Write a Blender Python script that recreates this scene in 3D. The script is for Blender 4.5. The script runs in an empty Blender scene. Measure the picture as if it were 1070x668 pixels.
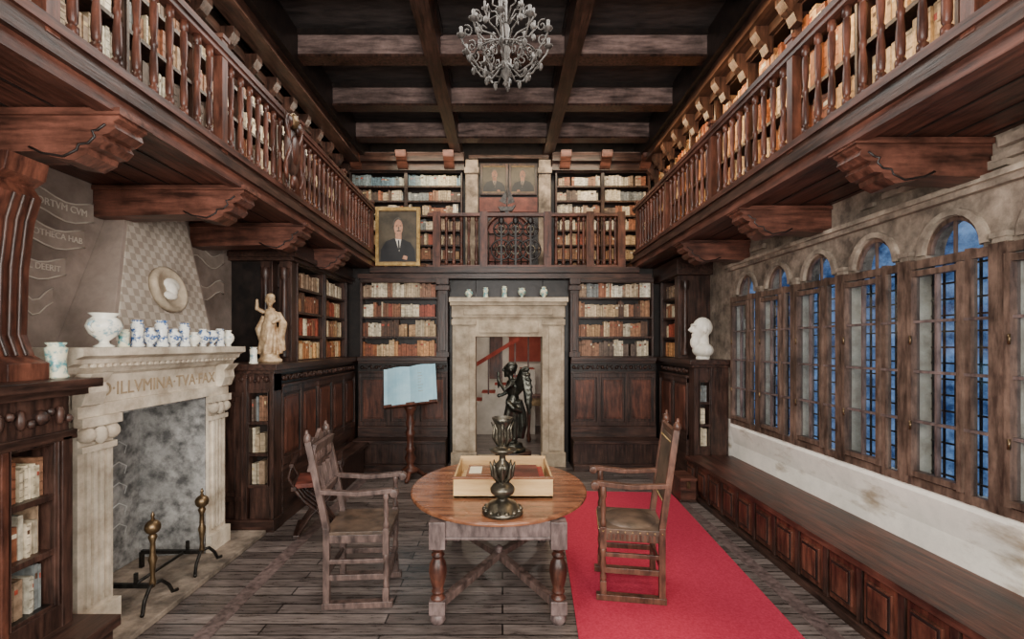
import bpy, bmesh, math, random
from mathutils import Vector, Matrix
random.seed(7)
R=random.uniform
pi=math.pi
# ------------------------------------------------------------------ materials
def mat(name,c1,c2,scale=4,rough=.5,metal=0,bump=.15,stretch=(1,1,1),detail=6,lo=.35,hi=.65,spec=.4,patch=0):
    m=bpy.data.materials.new(name); m.use_nodes=True
    nt=m.node_tree; N=nt.nodes; L=nt.links; b=N['Principled BSDF']
    tc=N.new('ShaderNodeTexCoord'); mp=N.new('ShaderNodeMapping'); mp.inputs['Scale'].default_value=stretch
    L.new(tc.outputs['Object'],mp.inputs['Vector'])
    n=N.new('ShaderNodeTexNoise'); n.inputs['Scale'].default_value=scale; n.inputs['Detail'].default_value=detail; n.inputs['Roughness'].default_value=.62
    L.new(mp.outputs[0],n.inputs['Vector'])
    r=N.new('ShaderNodeValToRGB'); r.color_ramp.elements[0].position=lo; r.color_ramp.elements[1].position=hi
    r.color_ramp.elements[0].color=(*c1,1); r.color_ramp.elements[1].color=(*c2,1)
    L.new(n.outputs['Fac'],r.inputs['Fac']); out=r.outputs['Color']
    if patch:
        n2=N.new('ShaderNodeTexNoise'); n2.inputs['Scale'].default_value=2.1; n2.inputs['Detail'].default_value=9; n2.inputs['Roughness'].default_value=.74
        L.new(tc.outputs['Object'],n2.inputs['Vector'])
        r2=N.new('ShaderNodeValToRGB'); e=r2.color_ramp.elements; e[0].position=.36; e[1].position=.64
        k=1-patch; e[0].color=(k,k,k,1); e[1].color=(1+patch*.8,1+patch*.74,1+patch*.74,1)
        L.new(n2.outputs['Fac'],r2.inputs['Fac'])
        mx=N.new('ShaderNodeMix'); mx.data_type='RGBA'; mx.blend_type='MULTIPLY'; mx.inputs[0].default_value=1
        L.new(out,mx.inputs[6]); L.new(r2.outputs[0],mx.inputs[7]); out=mx.outputs[2]
        mr=N.new('ShaderNodeMapRange'); mr.inputs[3].default_value=max(.12,rough-.14); mr.inputs[4].default_value=rough+.16
        L.new(n2.outputs['Fac'],mr.inputs[0]); L.new(mr.outputs[0],b.inputs['Roughness'])
    else: b.inputs['Roughness'].default_value=rough
    L.new(out,b.inputs['Base Color'])
    b.inputs['Metallic'].default_value=metal
    b.inputs['Specular IOR Level'].default_value=spec
    if bump:
        bp=N.new('ShaderNodeBump'); bp.inputs['Strength'].default_value=bump; bp.inputs['Distance'].default_value=.02
        L.new(n.outputs['Fac'],bp.inputs['Height']); L.new(bp.outputs[0],b.inputs['Normal'])
    return m
PT=.55
W_V=mat('dark_wood_vertical',(.011,.006,.005),(.066,.032,.023),5,.38,stretch=(6,6,.6),patch=PT)
W_Y=mat('dark_wood_long',(.011,.006,.005),(.064,.031,.022),5,.38,stretch=(6,.5,6),patch=PT)
W_X=mat('dark_wood_cross',(.011,.006,.005),(.066,.032,.023),5,.38,stretch=(.5,6,6),patch=PT)
W_RED=mat('red_brown_wood',(.028,.010,.007),(.13,.046,.028),4,.38,stretch=(5,5,.8),patch=PT)
W_REDY=mat('red_brown_boards',(.02,.008,.006),(.115,.043,.029),4,.42,stretch=(7,.5,5),patch=PT)
W_REDX=mat('red_brown_beam',(.03,.012,.008),(.145,.056,.038),4,.4,stretch=(.7,5,5),patch=PT)
W_BLK=mat('blackened_wood',(.005,.004,.004),(.018,.012,.01),5,.42,stretch=(2,2,2))
W_CEIL=mat('ceiling_board_wood',(.012,.011,.011),(.045,.038,.036),3,.5,stretch=(1,4,1))
W_BEAM=mat('weathered_beam_wood',(.045,.03,.027),(.22,.155,.138),3,.55,stretch=(.8,3,5),patch=.5)
W_TAB=mat('table_top_wood',(.1,.036,.018),(.3,.125,.062),3,.22,stretch=(.8,6,6),patch=.35,spec=.5)
W_GREY=mat('greyed_wood',(.055,.038,.036),(.19,.137,.128),5,.42,stretch=(4,4,1.2),patch=.35)
W_FRAME=mat('window_frame_wood',(.045,.027,.021),(.17,.11,.082),5,.5,stretch=(4,4,1),patch=.5)
W_CHAIR=mat('chair_oak',(.038,.024,.021),(.16,.105,.09),5,.4,stretch=(4,4,1.2),patch=.35)
W_CHAIR2=mat('chair_walnut',(.034,.015,.01),(.15,.066,.042),5,.38,stretch=(4,4,1.2),patch=.35)
W_LITE=mat('pale_box_wood',(.42,.25,.1),(.66,.45,.22),3,.35,stretch=(.6,4,4))
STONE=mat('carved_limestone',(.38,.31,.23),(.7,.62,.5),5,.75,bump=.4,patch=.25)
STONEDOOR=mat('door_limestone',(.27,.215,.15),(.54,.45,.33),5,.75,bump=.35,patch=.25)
STONE_D=mat('weathered_stone',(.09,.07,.055),(.33,.265,.205),5,.85,bump=.8,patch=.45)
PLWHITE=mat('stained_white_plaster',(.42,.34,.25),(.88,.84,.76),2.4,.85,bump=.3,lo=.32,hi=.46,detail=10,stretch=(1,.7,2),patch=.15)
PLTAUPE=mat('taupe_fresco_plaster',(.14,.105,.085),(.27,.215,.18),2.2,.9,bump=.2,patch=.2)
PLGREY=mat('sooty_grey_plaster',(.09,.09,.088),(.36,.36,.345),9,.85,bump=.5,lo=.36,hi=.6,detail=10,patch=.45)
IRON=mat('wrought_iron',(.015,.014,.013),(.055,.05,.045),20,.45,.8)
IRONG=mat('grey_chandelier_iron',(.035,.031,.028),(.12,.108,.097),20,.6,.4)
BRONZE=mat('dark_bronze',(.014,.016,.014),(.066,.064,.052),12,.32,.85)
BRONZE2=mat('patinated_bronze',(.035,.032,.026),(.15,.13,.095),14,.32,.8)
BRASS=mat('old_brass',(.1,.065,.035),(.26,.175,.095),10,.4,.9)
GOLD=mat('worn_gilding',(.3,.17,.08),(.72,.54,.34),12,.5,.15)
GILT=mat('gilt_frame',(.25,.15,.05),(.5,.34,.13),18,.4,.5)
LEATHER=mat('worn_leather',(.035,.024,.018),(.14,.09,.062),7,.4)
CARPET=mat('red_carpet',(.36,.012,.04),(.48,.03,.07),60,.95,bump=.2)
BUST=mat('white_plaster_cast',(.7,.65,.54),(.88,.84,.75),8,.6)
BLUEP=mat('pale_blue_page',(.24,.46,.58),(.38,.6,.7),3,.7,bump=.02)
PAPER=mat('cream_paper',(.68,.58,.4),(.82,.74,.55),8,.8,bump=.02)
REDWALL=mat('red_plaster',(.22,.04,.028),(.34,.075,.05),3,.8)
WHITEW=mat('white_plaster',(.5,.45,.38),(.68,.62,.54),3,.8)
REDCL=mat('red_cloth',(.2,.024,.016),(.34,.055,.036),8,.8)
REDPANEL=mat('oxblood_panel',(.07,.016,.011),(.17,.045,.03),8,.5,patch=.4)
CERAM=mat('blue_white_maiolica',(.05,.12,.3),(.82,.83,.78),22,.15,bump=0,lo=.42,hi=.5,detail=3)
CERAM2=mat('cream_maiolica',(.25,.4,.45),(.85,.82,.7),16,.15,bump=0,lo=.36,hi=.46,detail=3)
CERAM3=mat('ochre_maiolica',(.1,.3,.32),(.72,.68,.5),20,.2,bump=0,lo=.4,hi=.55,detail=3)
P_BG=mat('portrait_background',(.03,.024,.016),(.09,.07,.045),4,.5,bump=0)
P_SUIT=mat('portrait_suit',(.006,.006,.008),(.016,.016,.018),4,.5,bump=0)
P_SKIN=mat('portrait_skin',(.33,.15,.09),(.5,.27,.17),14,.5,bump=0)
P_SKIND=mat('portrait_old_skin',(.12,.05,.03),(.22,.1,.06),14,.5,bump=0)
P_HAIR=mat('portrait_hair',(.03,.025,.02),(.1,.085,.07),20,.5,bump=0)
P_WHITE=mat('portrait_linen',(.45,.42,.36),(.6,.56,.5),6,.5,bump=0)
P_DIM=mat('portrait_dim_linen',(.14,.1,.07),(.2,.15,.11),6,.5,bump=0)
INK=mat('painted_letters',(.42,.36,.3),(.5,.44,.37),8,.9,bump=0)
INKO=mat('ochre_letters',(.3,.22,.13),(.4,.3,.19),8,.9,bump=0)
SCROLLP=mat('painted_ribbon',(.2,.155,.125),(.29,.235,.195),5,.9,bump=0)
STUD=mat('brass_studs',(.4,.26,.1),(.6,.42,.2),8,.3,.9,bump=0)

def checker_mat():
    m=mat('painted_checker',(.33,.28,.23),(.5,.44,.37),3,.9)
    nt=m.node_tree;N=nt.nodes;L=nt.links;b=N['Principled BSDF']
    ramp=[n for n in N if n.type=='VALTORGB'][0]
    tc=[n for n in N if n.type=='TEX_COORD'][0]
    mp=N.new('ShaderNodeMapping'); mp.inputs['Scale'].default_value=(0,1,1); mp.inputs['Location'].default_value=(.5,.013,.013)
    L.new(tc.outputs['Object'],mp.inputs[0])
    ck=N.new('ShaderNodeTexChecker'); ck.inputs['Scale'].default_value=17
    ck.inputs['Color1'].default_value=(.7,.67,.65,1); ck.inputs['Color2'].default_value=(1,1,1,1)
    L.new(mp.outputs[0],ck.inputs['Vector'])
    mx=N.new('ShaderNodeMix'); mx.data_type='RGBA'; mx.blend_type='MULTIPLY'; mx.inputs[0].default_value=1
    L.new(ramp.outputs[0],mx.inputs[6]); L.new(ck.outputs[0],mx.inputs[7]); L.new(mx.outputs[2],b.inputs['Base Color'])
    return m
CHECK=checker_mat()
def floor_mat():
    m=bpy.data.materials.new('plank_floor'); m.use_nodes=True; nt=m.node_tree;N=nt.nodes;L=nt.links;b=N['Principled BSDF']
    tc=N.new('ShaderNodeTexCoord')
    br=N.new('ShaderNodeTexBrick'); br.inputs['Scale'].default_value=1
    br.inputs['Brick Width'].default_value=1.6; br.inputs['Row Height'].default_value=.125; br.inputs['Mortar Size'].default_value=.006
    br.inputs['Color1'].default_value=(.06,.05,.047,1); br.inputs['Color2'].default_value=(.16,.137,.128,1); br.inputs['Mortar'].default_value=(.005,.004,.004,1)
    L.new(tc.outputs['Object'],br.inputs['Vector'])
    mp=N.new('ShaderNodeMapping'); mp.inputs['Scale'].default_value=(1.4,11,1); L.new(tc.outputs['Object'],mp.inputs[0])
    n=N.new('ShaderNodeTexNoise'); n.inputs['Scale'].default_value=3; n.inputs['Detail'].default_value=10; n.inputs['Roughness'].default_value=.74; L.new(mp.outputs[0],n.inputs['Vector'])
    r=N.new('ShaderNodeValToRGB'); r.color_ramp.elements[0].color=(.34,.31,.3,1); r.color_ramp.elements[1].color=(1.8,1.72,1.68,1)
    r.color_ramp.elements[0].position=.36; r.color_ramp.elements[1].position=.64
    L.new(n.outputs[0],r.inputs[0])
    mx=N.new('ShaderNodeMix'); mx.data_type='RGBA'; mx.blend_type='MULTIPLY'; mx.inputs[0].default_value=1
    L.new(br.outputs[0],mx.inputs[6]); L.new(r.outputs[0],mx.inputs[7]); L.new(mx.outputs[2],b.inputs['Base Color'])
    mr=N.new('ShaderNodeMapRange'); mr.inputs[3].default_value=.14; mr.inputs[4].default_value=.46
    L.new(n.outputs[0],mr.inputs[0]); L.new(mr.outputs[0],b.inputs['Roughness'])
    bp=N.new('ShaderNodeBump'); bp.inputs['Strength'].default_value=.3; bp.inputs['Distance'].default_value=.01
    L.new(br.outputs['Fac'],bp.inputs['Height']); bp.invert=True; L.new(bp.outputs[0],b.inputs['Normal'])
    return m
FLOOR=floor_mat()
def book_mat():
    m=bpy.data.materials.new('book_bindings'); m.use_nodes=True; nt=m.node_tree;N=nt.nodes;L=nt.links;b=N['Principled BSDF']
    a=N.new('ShaderNodeVertexColor'); a.layer_name='Col'
    tc=N.new('ShaderNodeTexCoord'); n=N.new('ShaderNodeTexNoise'); n.inputs['Scale'].default_value=25; n.inputs['Detail'].default_value=4
    L.new(tc.outputs['Object'],n.inputs['Vector'])
    r=N.new('ShaderNodeValToRGB'); r.color_ramp.elements[0].color=(.5,.48,.45,1); r.color_ramp.elements[0].position=.3; r.color_ramp.elements[1].color=(1.08,1.08,1.08,1); r.color_ramp.elements[1].position=.6
    L.new(n.outputs[0],r.inputs[0])
    mx=N.new('ShaderNodeMix'); mx.data_type='RGBA'; mx.blend_type='MULTIPLY'; mx.inputs[0].default_value=1
    L.new(a.outputs[0],mx.inputs[6]); L.new(r.outputs[0],mx.inputs[7]); L.new(mx.outputs[2],b.inputs['Base Color'])
    b.inputs['Roughness'].default_value=.55
    return m
BOOK=book_mat()
def glass_mat():
    m=bpy.data.materials.new('old_window_glass'); m.use_nodes=True; nt=m.node_tree;N=nt.nodes;L=nt.links
    for n in list(N): N.remove(n)
    o=N.new('ShaderNodeOutputMaterial'); t=N.new('ShaderNodeBsdfTransparent'); t.inputs[0].default_value=(.92,.96,.98,1)
    g=N.new('ShaderNodeBsdfGlossy'); g.inputs['Roughness'].default_value=.08; g.inputs[0].default_value=(.8,.85,.9,1)
    mx=N.new('ShaderNodeMixShader'); mx.inputs[0].default_value=.08
    L.new(t.outputs[0],mx.inputs[1]); L.new(g.outputs[0],mx.inputs[2]); L.new(mx.outputs[0],o.inputs[0])
    return m
GLASS=glass_mat()
# ------------------------------------------------------------------ mesh builder
def empty(name):
    e=bpy.data.objects.new(name,None); bpy.context.scene.collection.objects.link(e); return e
class M:
    def __init__(s,name): s.n=name; s.v=[]; s.f=[]; s.fm=[]; s.fs=[]; s.fc=[]; s.mats=[]; s.x=None
    def add(s,vs,fs,m,smooth=False,col=None):
        if m not in s.mats: s.mats.append(m)
        k=s.mats.index(m); o=len(s.v)
        for p in vs:
            p=Vector(p)
            if s.x is not None: p=s.x@p
            s.v.append(p)
        for f in fs:
            s.f.append([i+o for i in f]); s.fm.append(k); s.fs.append(smooth); s.fc.append(col)
    def hexa(s,c,m,col=None):
        s.add(c,[(0,3,2,1),(4,5,6,7),(0,1,5,4),(1,2,6,5),(2,3,7,6),(3,0,4,7)],m,False,col)
    def box(s,x0,x1,y0,y1,z0,z1,m,col=None):
        s.hexa([(x0,y0,z0),(x1,y0,z0),(x1,y1,z0),(x0,y1,z0),(x0,y0,z1),(x1,y0,z1),(x1,y1,z1),(x0,y1,z1)],m,col)
    def beam(s,p,q,w,h,m,up=(0,0,1)):
        p=Vector(p);q=Vector(q);t=(q-p).normalized(); u=Vector(up)
        if abs(t.dot(u))>.95: u=Vector((0,1,0))
        a=t.cross(u).normalized()*w/2; b=a.cross(t).normalized()*h/2
        s.hexa([p-a-b,p+a-b,p+a+b,p-a+b,q-a-b,q+a-b,q+a+b,q-a+b],m)
    def lathe(s,c,prof,m,seg=14,smooth=True,sx=1,sy=1):
        vs=[];fs=[];n=len(prof)
        for r,z in prof:
            for i in range(seg):
                a=2*pi*i/seg; vs.append((c[0]+r*sx*math.cos(a),c[1]+r*sy*math.sin(a),c[2]+z))
        for j in range(n-1):
            for i in range(seg):
                k=(i+1)%seg; fs.append((j*seg+i,j*seg+k,(j+1)*seg+k,(j+1)*seg+i))
        fs.append(tuple(range(seg))[::-1]); fs.append(tuple((n-1)*seg+i for i in range(seg)))
        s.add(vs,fs,m,smooth)
    def sph(s,c,r,m,seg=12,rg=8):
        if not hasattr(r,'__len__'): r=(r,r,r)
        vs=[(c[0],c[1],c[2]-r[2])];fs=[]
        for j in range(1,rg):
            t=-pi/2+pi*j/rg
            for i in range(seg):
                a=2*pi*i/seg; vs.append((c[0]+r[0]*math.cos(t)*math.cos(a),c[1]+r[1]*math.cos(t)*math.sin(a),c[2]+r[2]*math.sin(t)))
        vs.append((c[0],c[1],c[2]+r[2]))
        for i in range(seg):
            k=(i+1)%seg; fs.append((0,1+k,1+i)); l=1+(rg-2)*seg; fs.append((l+i,l+k,len(vs)-1))
            for j in range(rg-2): fs.append((1+j*seg+i,1+j*seg+k,1+(j+1)*seg+k,1+(j+1)*seg+i))
        s.add(vs,fs,m,True)
    def tube(s,pts,r,m,seg=7):
        pts=[Vector(p) for p in pts]; n=len(pts)
        if not hasattr(r,'__len__'): r=[r]*n
        vs=[];fs=[];pa=None
        for i in range(n):
            t=(pts[min(i+1,n-1)]-pts[max(i-1,0)]).normalized()
            if pa is None:
                u=Vector((0,0,1)) if abs(t.z)<.9 else Vector((1,0,0)); pa=t.cross(u).normalized()
            else:
                pa=(pa-t*pa.dot(t)).normalized()
            b=t.cross(pa)
            for k in range(seg):
                a=2*pi*k/seg; vs.append(pts[i]+(pa*math.cos(a)+b*math.sin(a))*r[i])
        for i in range(n-1):
            for k in range(seg):
                l=(k+1)%seg; fs.append((i*seg+k,i*seg+l,(i+1)*seg+l,(i+1)*seg+k))
        fs.append(tuple(range(seg))[::-1]); fs.append(tuple((n-1)*seg+k for k in range(seg)))
        s.add(vs,fs,m,True)
    def ext(s,poly,axis,a,b,m):
        def P(u,w,t): return {'x':(t,u,w),'y':(u,t,w),'z':(u,w,t)}[axis]
        n=len(poly); vs=[P(u,w,a) for u,w in poly]+[P(u,w,b) for u,w in poly]
        fs=[tuple(range(n))[::-1],tuple(range(n,2*n))]+[(i,(i+1)%n,n+(i+1)%n,n+i) for i in range(n)]
        s.add(vs,fs,m)
    def build(s,parent=None,loc=None,rz=0,bevel=0,remesh=0,scale=None):
        me=bpy.data.meshes.new(s.n); me.from_pydata([tuple(p) for p in s.v],[],s.f)
        for m in s.mats: me.materials.append(m)
        me.polygons.foreach_set('material_index',s.fm); me.polygons.foreach_set('use_smooth',s.fs)
        if any(c is not None for c in s.fc):
            ca=me.color_attributes.new('Col','FLOAT_COLOR','CORNER'); d=[]
            for p,c in zip(me.polygons,s.fc):
                c=c or (.5,.4,.3)
                for _ in p.loop_indices: d.extend((*c,1))
            ca.data.foreach_set('color',d)
        bm=bmesh.new(); bm.from_mesh(me); bmesh.ops.recalc_face_normals(bm,faces=bm.faces); bm.to_mesh(me); bm.free()
        o=bpy.data.objects.new(s.n,me); bpy.context.scene.collection.objects.link(o)
        if loc: o.location=loc
        if scale: o.scale=scale
        o.rotation_euler=(0,0,rz)
        if bevel:
            b=o.modifiers.new('b','BEVEL'); b.width=bevel; b.segments=2; b.limit_method='ANGLE'; b.angle_limit=.8
        if remesh:
            r=o.modifiers.new('r','REMESH'); r.mode='VOXEL'; r.voxel_size=remesh; r.use_smooth_shade=True
            q=o.modifiers.new('s','SMOOTH'); q.factor=.5; q.iterations=3
        if parent: o.parent=parent
        return o
class F:
    """vertical face frame: a runs along the wall, d is depth out of it"""
    def __init__(s,o,u,n): s.o=o;s.u=u;s.n=n
    def p(s,a,d,z): return (s.o[0]+s.u[0]*a+s.n[0]*d, s.o[1]+s.u[1]*a+s.n[1]*d, z)
    def box(s,m,a0,a1,d0,d1,z0,z1,mt,col=None):
        m.hexa([s.p(a0,d0,z0),s.p(a1,d0,z0),s.p(a1,d1,z0),s.p(a0,d1,z0),s.p(a0,d0,z1),s.p(a1,d0,z1),s.p(a1,d1,z1),s.p(a0,d1,z1)],mt,col)
def panels(m,f,a0,a1,z0,z1,n,fr=W_V,pn=W_V,st=.05,th=.03):
    f.box(m,a0,a1,0,.008,z0,z1,fr)
    w=(a1-a0)/n
    for i in range(n+1):
        c=a0+i*w; f.box(m,max(a0,c-st/2),min(a1,c+st/2),0,th,z0,z1,fr)
    f.box(m,a0,a1,0,th-.002,z0,z0+st,fr); f.box(m,a0,a1,0,th-.002,z1-st,z1,fr)
    for i in range(n):
        b0=a0+i*w+st/2; b1=b0+w-st
        f.box(m,b0,b0+.012,0,th*.7,z0+st,z1-st,W_BLK); f.box(m,b1-.012,b1,0,th*.7,z0+st,z1-st,W_BLK)
        if b1-b0>.12:
            f.box(m,b0+.04,b1-.04,0,th*.6,z0+st+.04,z1-st-.04,pn)
            f.box(m,b0+.06,b1-.06,0,th*.85,z0+st+.06,z1-st-.06,pn)
PAL=[(.62,.5,.33),(.5,.35,.19),(.36,.18,.09),(.2,.07,.035),(.34,.07,.035),(.7,.61,.44),(.42,.25,.12),(.26,.11,.055),(.58,.45,.28),(.1,.05,.03),(.3,.13,.065)]
PALC=[(.78,.72,.58),(.66,.57,.41),(.52,.4,.26),(.28,.14,.08),(.72,.62,.46),(.22,.24,.24),(.38,.26,.17),(.12,.08,.06),(.32,.12,.06)]
PALO=[(.66,.36,.14),(.5,.21,.08),(.7,.45,.22),(.36,.12,.04),(.58,.28,.11),(.74,.53,.3),(.26,.08,.035)]
PALB=[(.36,.46,.46),(.15,.24,.3),(.5,.5,.42),(.22,.28,.3),(.6,.52,.36)]
def fill(bk,f,a0,a1,z0,z1,dep,pal,wmin=.02,wmax=.05):
    a=a0+.006; run=0; base=random.choice(pal); h0=R(.75,.9)
    while True:
        if run<=0:
            base=random.choice(pal); run=random.randint(1,7); h0=R(.64,.93); w0=R(wmin,wmax)
        run-=1
        w=w0*R(.75,1.25)
        if a+w>a1-.004: break
        if R(0,1)<.02: a+=R(.02,.05); continue
        h=(z1-z0)*h0*R(.94,1.05); k=R(.62,1.18); c=tuple(min(1,x*k) for x in base); dd=R(0,.03)
        f.box(bk,a,a+w-.003,-dep,-.03-dd,z0,z0+h,BOOK,c)
        if R(0,1)<.3:
            lc=random.choice([(.4,.07,.04),(.1,.05,.025),(.6,.45,.22),(.65,.6,.48)])
            f.box(bk,a+.003,a+w-.006,-.03-dd,-.0285-dd,z0+h*.68,z0+h*.8,BOOK,lc)
        if R(0,1)<.4:
            dk=tuple(x*.55 for x in c)
            for q in (.12,.35,.58,.9): f.box(bk,a+.001,a+w-.004,-.03-dd,-.027-dd,z0+h*q,z0+h*q+.006,BOOK,dk)
        a+=w
def bookcase(m,bk,f,a0,a1,z0,z1,rows,cols,dep,pal,st=.05,pals=None,fr=W_V,wm=(.02,.05)):
    f.box(m,a0,a1,-dep-.02,-dep,z0,z1,W_BLK)
    w=(a1-a0)/cols; h=(z1-z0)/rows
    for i in range(cols+1):
        c=a0+i*w; f.box(m,max(a0,c-st/2),min(a1,c+st/2),-dep,.011,z0,z1,fr)
        f.box(m,max(a0,c-st/4),min(a1,c+st/4),0,.025,z0,z1,fr)
    for j in range(rows+1):
        z=z0+j*h; f.box(m,a0,a1,-dep,0,z-.013 if j else z,z+.013 if j<rows else z,fr if 0<j<rows else W_BLK)
        f.box(m,a0,a1,-.004,.007,z-.016,z+.016,fr)
    for i in range(cols):
        for j in range(rows):
            fill(bk,f,a0+i*w+st/2,a0+(i+1)*w-st/2,z0+j*h+.014,z0+(j+1)*h-.02,dep-.005,(pals[j] if pals else pal),*wm)
def frieze(m,f,a0,a1,z0,z1,mt=W_BLK):
    zc=(z0+z1)/2; h=(z1-z0)/2; a=a0+h; i=0
    while a<a1-h*.5:
        m.sph(f.p(a,.012,zc),(h*.6,h*.6,h*.6) if i%3==0 else (h*.35,h*.35,h*.75),mt,6,5)
        m.sph(f.p(a+h*.8,.01,zc+h*.35*(1 if i%2 else -1)),h*.35,mt,5,4)
        a+=h*1.5;i+=1
# ------------------------------------------------------------------ ROOM SHELL
YB=8.8
m=M('floor'); m.box(-3.3,3.2,-1.5,12,-.1,0,FLOOR)
m.build()
m=M('trim_1')
for x in (-1.95,2.15): m.box(x-.06,x+.06,-1.4,7.1,0,.003,W_GREY)
m.build()
m=M('wall_left')
m.box(-3.4,-3.205,-1.5,YB,0,5.7,PLTAUPE); m.build()
m=M('wall_front'); m.box(-3.4,3.3,-1.6,-1.5,0,5.7,PLTAUPE); m.build()
m=M('wall_back')
m.box(-3.2,-.44,7.81,8.0,0,2.95,W_BLK); m.box(.66,2.94,7.81,8.0,0,2.95,W_BLK); m.box(-.43,.65,7.81,7.99,2.4,2.95,W_BLK)
m.box(-3.2,-2.1,7.81,8.0,2.95,3.14,W_BLK); m.box(2.15,2.94,7.81,8.0,2.95,3.14,W_BLK)
m.build()
m=M('wall_gallery'); m.box(-3.4,3.3,YB,YB+.1,2.95,5.7,W_BLK); m.build()
# window wall
XW=2.955; TW=.13; BC=[2.48-.66*3,2.48-.66*2,2.48-.66,2.48,3.14,3.8,4.46,5.12,5.78]
m=M('wall_right')
m.box(XW,XW+TW,-1.5,YB,0,.93,PLWHITE)
y0=BC[0]-.33; y1=BC[-1]+.33
m.box(XW,XW+TW,-1.5,y0,.93,2.47,STONE_D); m.box(XW,XW+TW,y1,YB,.93,2.47,STONE_D)
m.box(XW,XW+TW,-1.5,y0,2.47,2.9,STONE_D); m.box(XW,XW+TW,y1,YB,2.47,2.9,STONE_D)
m.box(XW,XW+TW,-1.5,YB,2.9,5.7,STONE_D)
for c in BC:
    for e in (c-.33,c+.27): m.box(XW+.001,XW+TW-.001,e+.001,e+.059,.93,2.47,STONE)
    r=.2; arc=[(c+r*math.cos(pi-pi*i/12),2.52+r*1.1*math.sin(pi*i/12)) for i in range(13)]
    m.ext([(c-.33,2.47),(c-r,2.47)]+arc+[(c+r,2.47),(c+.33,2.47),(c+.33,2.9),(c-.33,2.9)],'x',XW,XW+TW,STONE_D)
m.build()
m=M('trim_2')
ARCHST=mat('arch_moulding_stone',(.14,.11,.085),(.4,.335,.26),6,.85,bump=.5,patch=.45)
for c in BC:
    ring=[(c+.25*math.cos(pi*i/12),2.52+.265*math.sin(pi*i/12)) for i in range(13)]+[(c-.203*math.cos(pi*i/12),2.52+.225*math.sin(pi*i/12)) for i in range(13)]
    m.ext(ring,'x',XW-.03,XW+.01,ARCHST)
    m.box(XW-.04,XW+.01,c-.37,c-.29,2.44,2.53,ARCHST); m.box(XW-.05,XW+.01,c-.38,c-.28,2.53,2.56,ARCHST)
m.box(XW-.05,XW+.01,-1.4,6.2,2.84,2.88,STONE_D); m.box(XW-.08,XW+.01,-1.4,6.2,2.88,2.915,ARCHST)
m.ext([(XW-.005,.93),(XW+.01,.93),(XW+.01,.6),(XW-.05,.86)],'y',y0,y1,PLWHITE)
for k in range(26):
    yy=R(-.5,6.2); zz=R(2.94,3.08); m.box(XW-R(.01,.05),XW+.01,yy,yy+R(.12,.4),zz,zz+R(.03,.07),STONE_D)
m.build()
for k,c in enumerate(BC):
    m=M('window_%d'%(k+1)); x0=XW-.045;x1=XW-.001
    for a,b in ((c-.329,c-.272),(c-.165,c-.126),(c+.282,c+.329)):
        m.box(x0,x1,a,b,.9,2.5,W_FRAME)
    for a,b in ((c-.125,c-.09),(c+.245,c+.28)): m.box(x0-.02,x1-.002,a,b,.965,2.425,W_FRAME)
    for z in (.901,2.431): m.box(x0+.003,x1-.003,c-.328,c+.328,z,z+.058,W_FRAME)
    m.box(x0-.017,x1-.004,c-.1,c+.26,.97,1.01,W_FRAME); m.box(x0-.017,x1-.004,c-.1,c+.26,2.375,2.415,W_FRAME)
    m.box(x0+.002,x1-.01,c+.07,c+.085,1,2.4,W_GREY)
    for j in range(1,4): z=1+j*.35; m.box(x0-.005,x1-.012,c-.275,c+.275,z,z+.018,W_GREY)
    for j in range(12):
        a0=pi*j/12;a1=pi*(j+1)/12
        m.beam((XW+.02,c+.185*math.cos(a0),2.52+.205*math.sin(a0)),(XW+.02,c+.185*math.cos(a1),2.52+.205*math.sin(a1)),.03,.03,W_FRAME,(1,0,0))
    m.box(XW+.01,XW+.03,c-.006,c+.006,2.5,2.73,W_FRAME)
    m.box(XW+.03,XW+.034,c-.19,c+.19,2.5,2.72,GLASS)
    m.box(XW-.025,XW-.022,c-.272,c+.28,.96,2.43,GLASS)
    for j in range(7): yy=c-.25+j*.085; m.box(XW+TW-.03,XW+TW-.018,yy-.006,yy+.006,.93,2.47,IRON)
    for j in range(14): z=1+j*.11; m.box(XW+TW-.032,XW+TW-.016,c-.27,c+.27,z-.006,z+.006,IRON)
    for z in (1.3,1.9): m.tube([(x0-.03,c+.24,z),(x0-.03,c+.24,z+.06)],.008,BRASS,6)
    m.build()
# ceiling
m=M('ceiling'); m.box(-3.4,3.3,-1.5,YB+.1,5.62,5.72,W_CEIL)
m.build()
m=M('ceiling_beams')
YS=[-.3,.9,2.1,3.3,4.5,5.66,6.82,7.9]
for y in YS:
    m.box(-2.45,2.5,y,y+.16,5.33,5.62,W_BEAM)
    m.box(-2.45,2.5,y-.03,y+.19,5.56,5.62,W_BLK); m.box(-2.45,2.5,y-.015,y+.175,5.3,5.33,W_V)
for x in (-.82,.82):
    m.box(x-.09,x+.09,-1.5,YB,5.27,5.6,W_Y); m.box(x-.12,x+.12,-1.5,YB,5.55,5.62,W_BLK)
for s in (-1,1):
    xa,xb=sorted((s*2.42,s*2.66)); m.box(xa,xb,-1.5,YB,5.22,5.62,W_BLK)
    xa,xb=sorted((s*2.5,s*2.72)); m.box(xa,xb,-1.5,YB,5.1,5.24,W_Y)
m.build()
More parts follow.
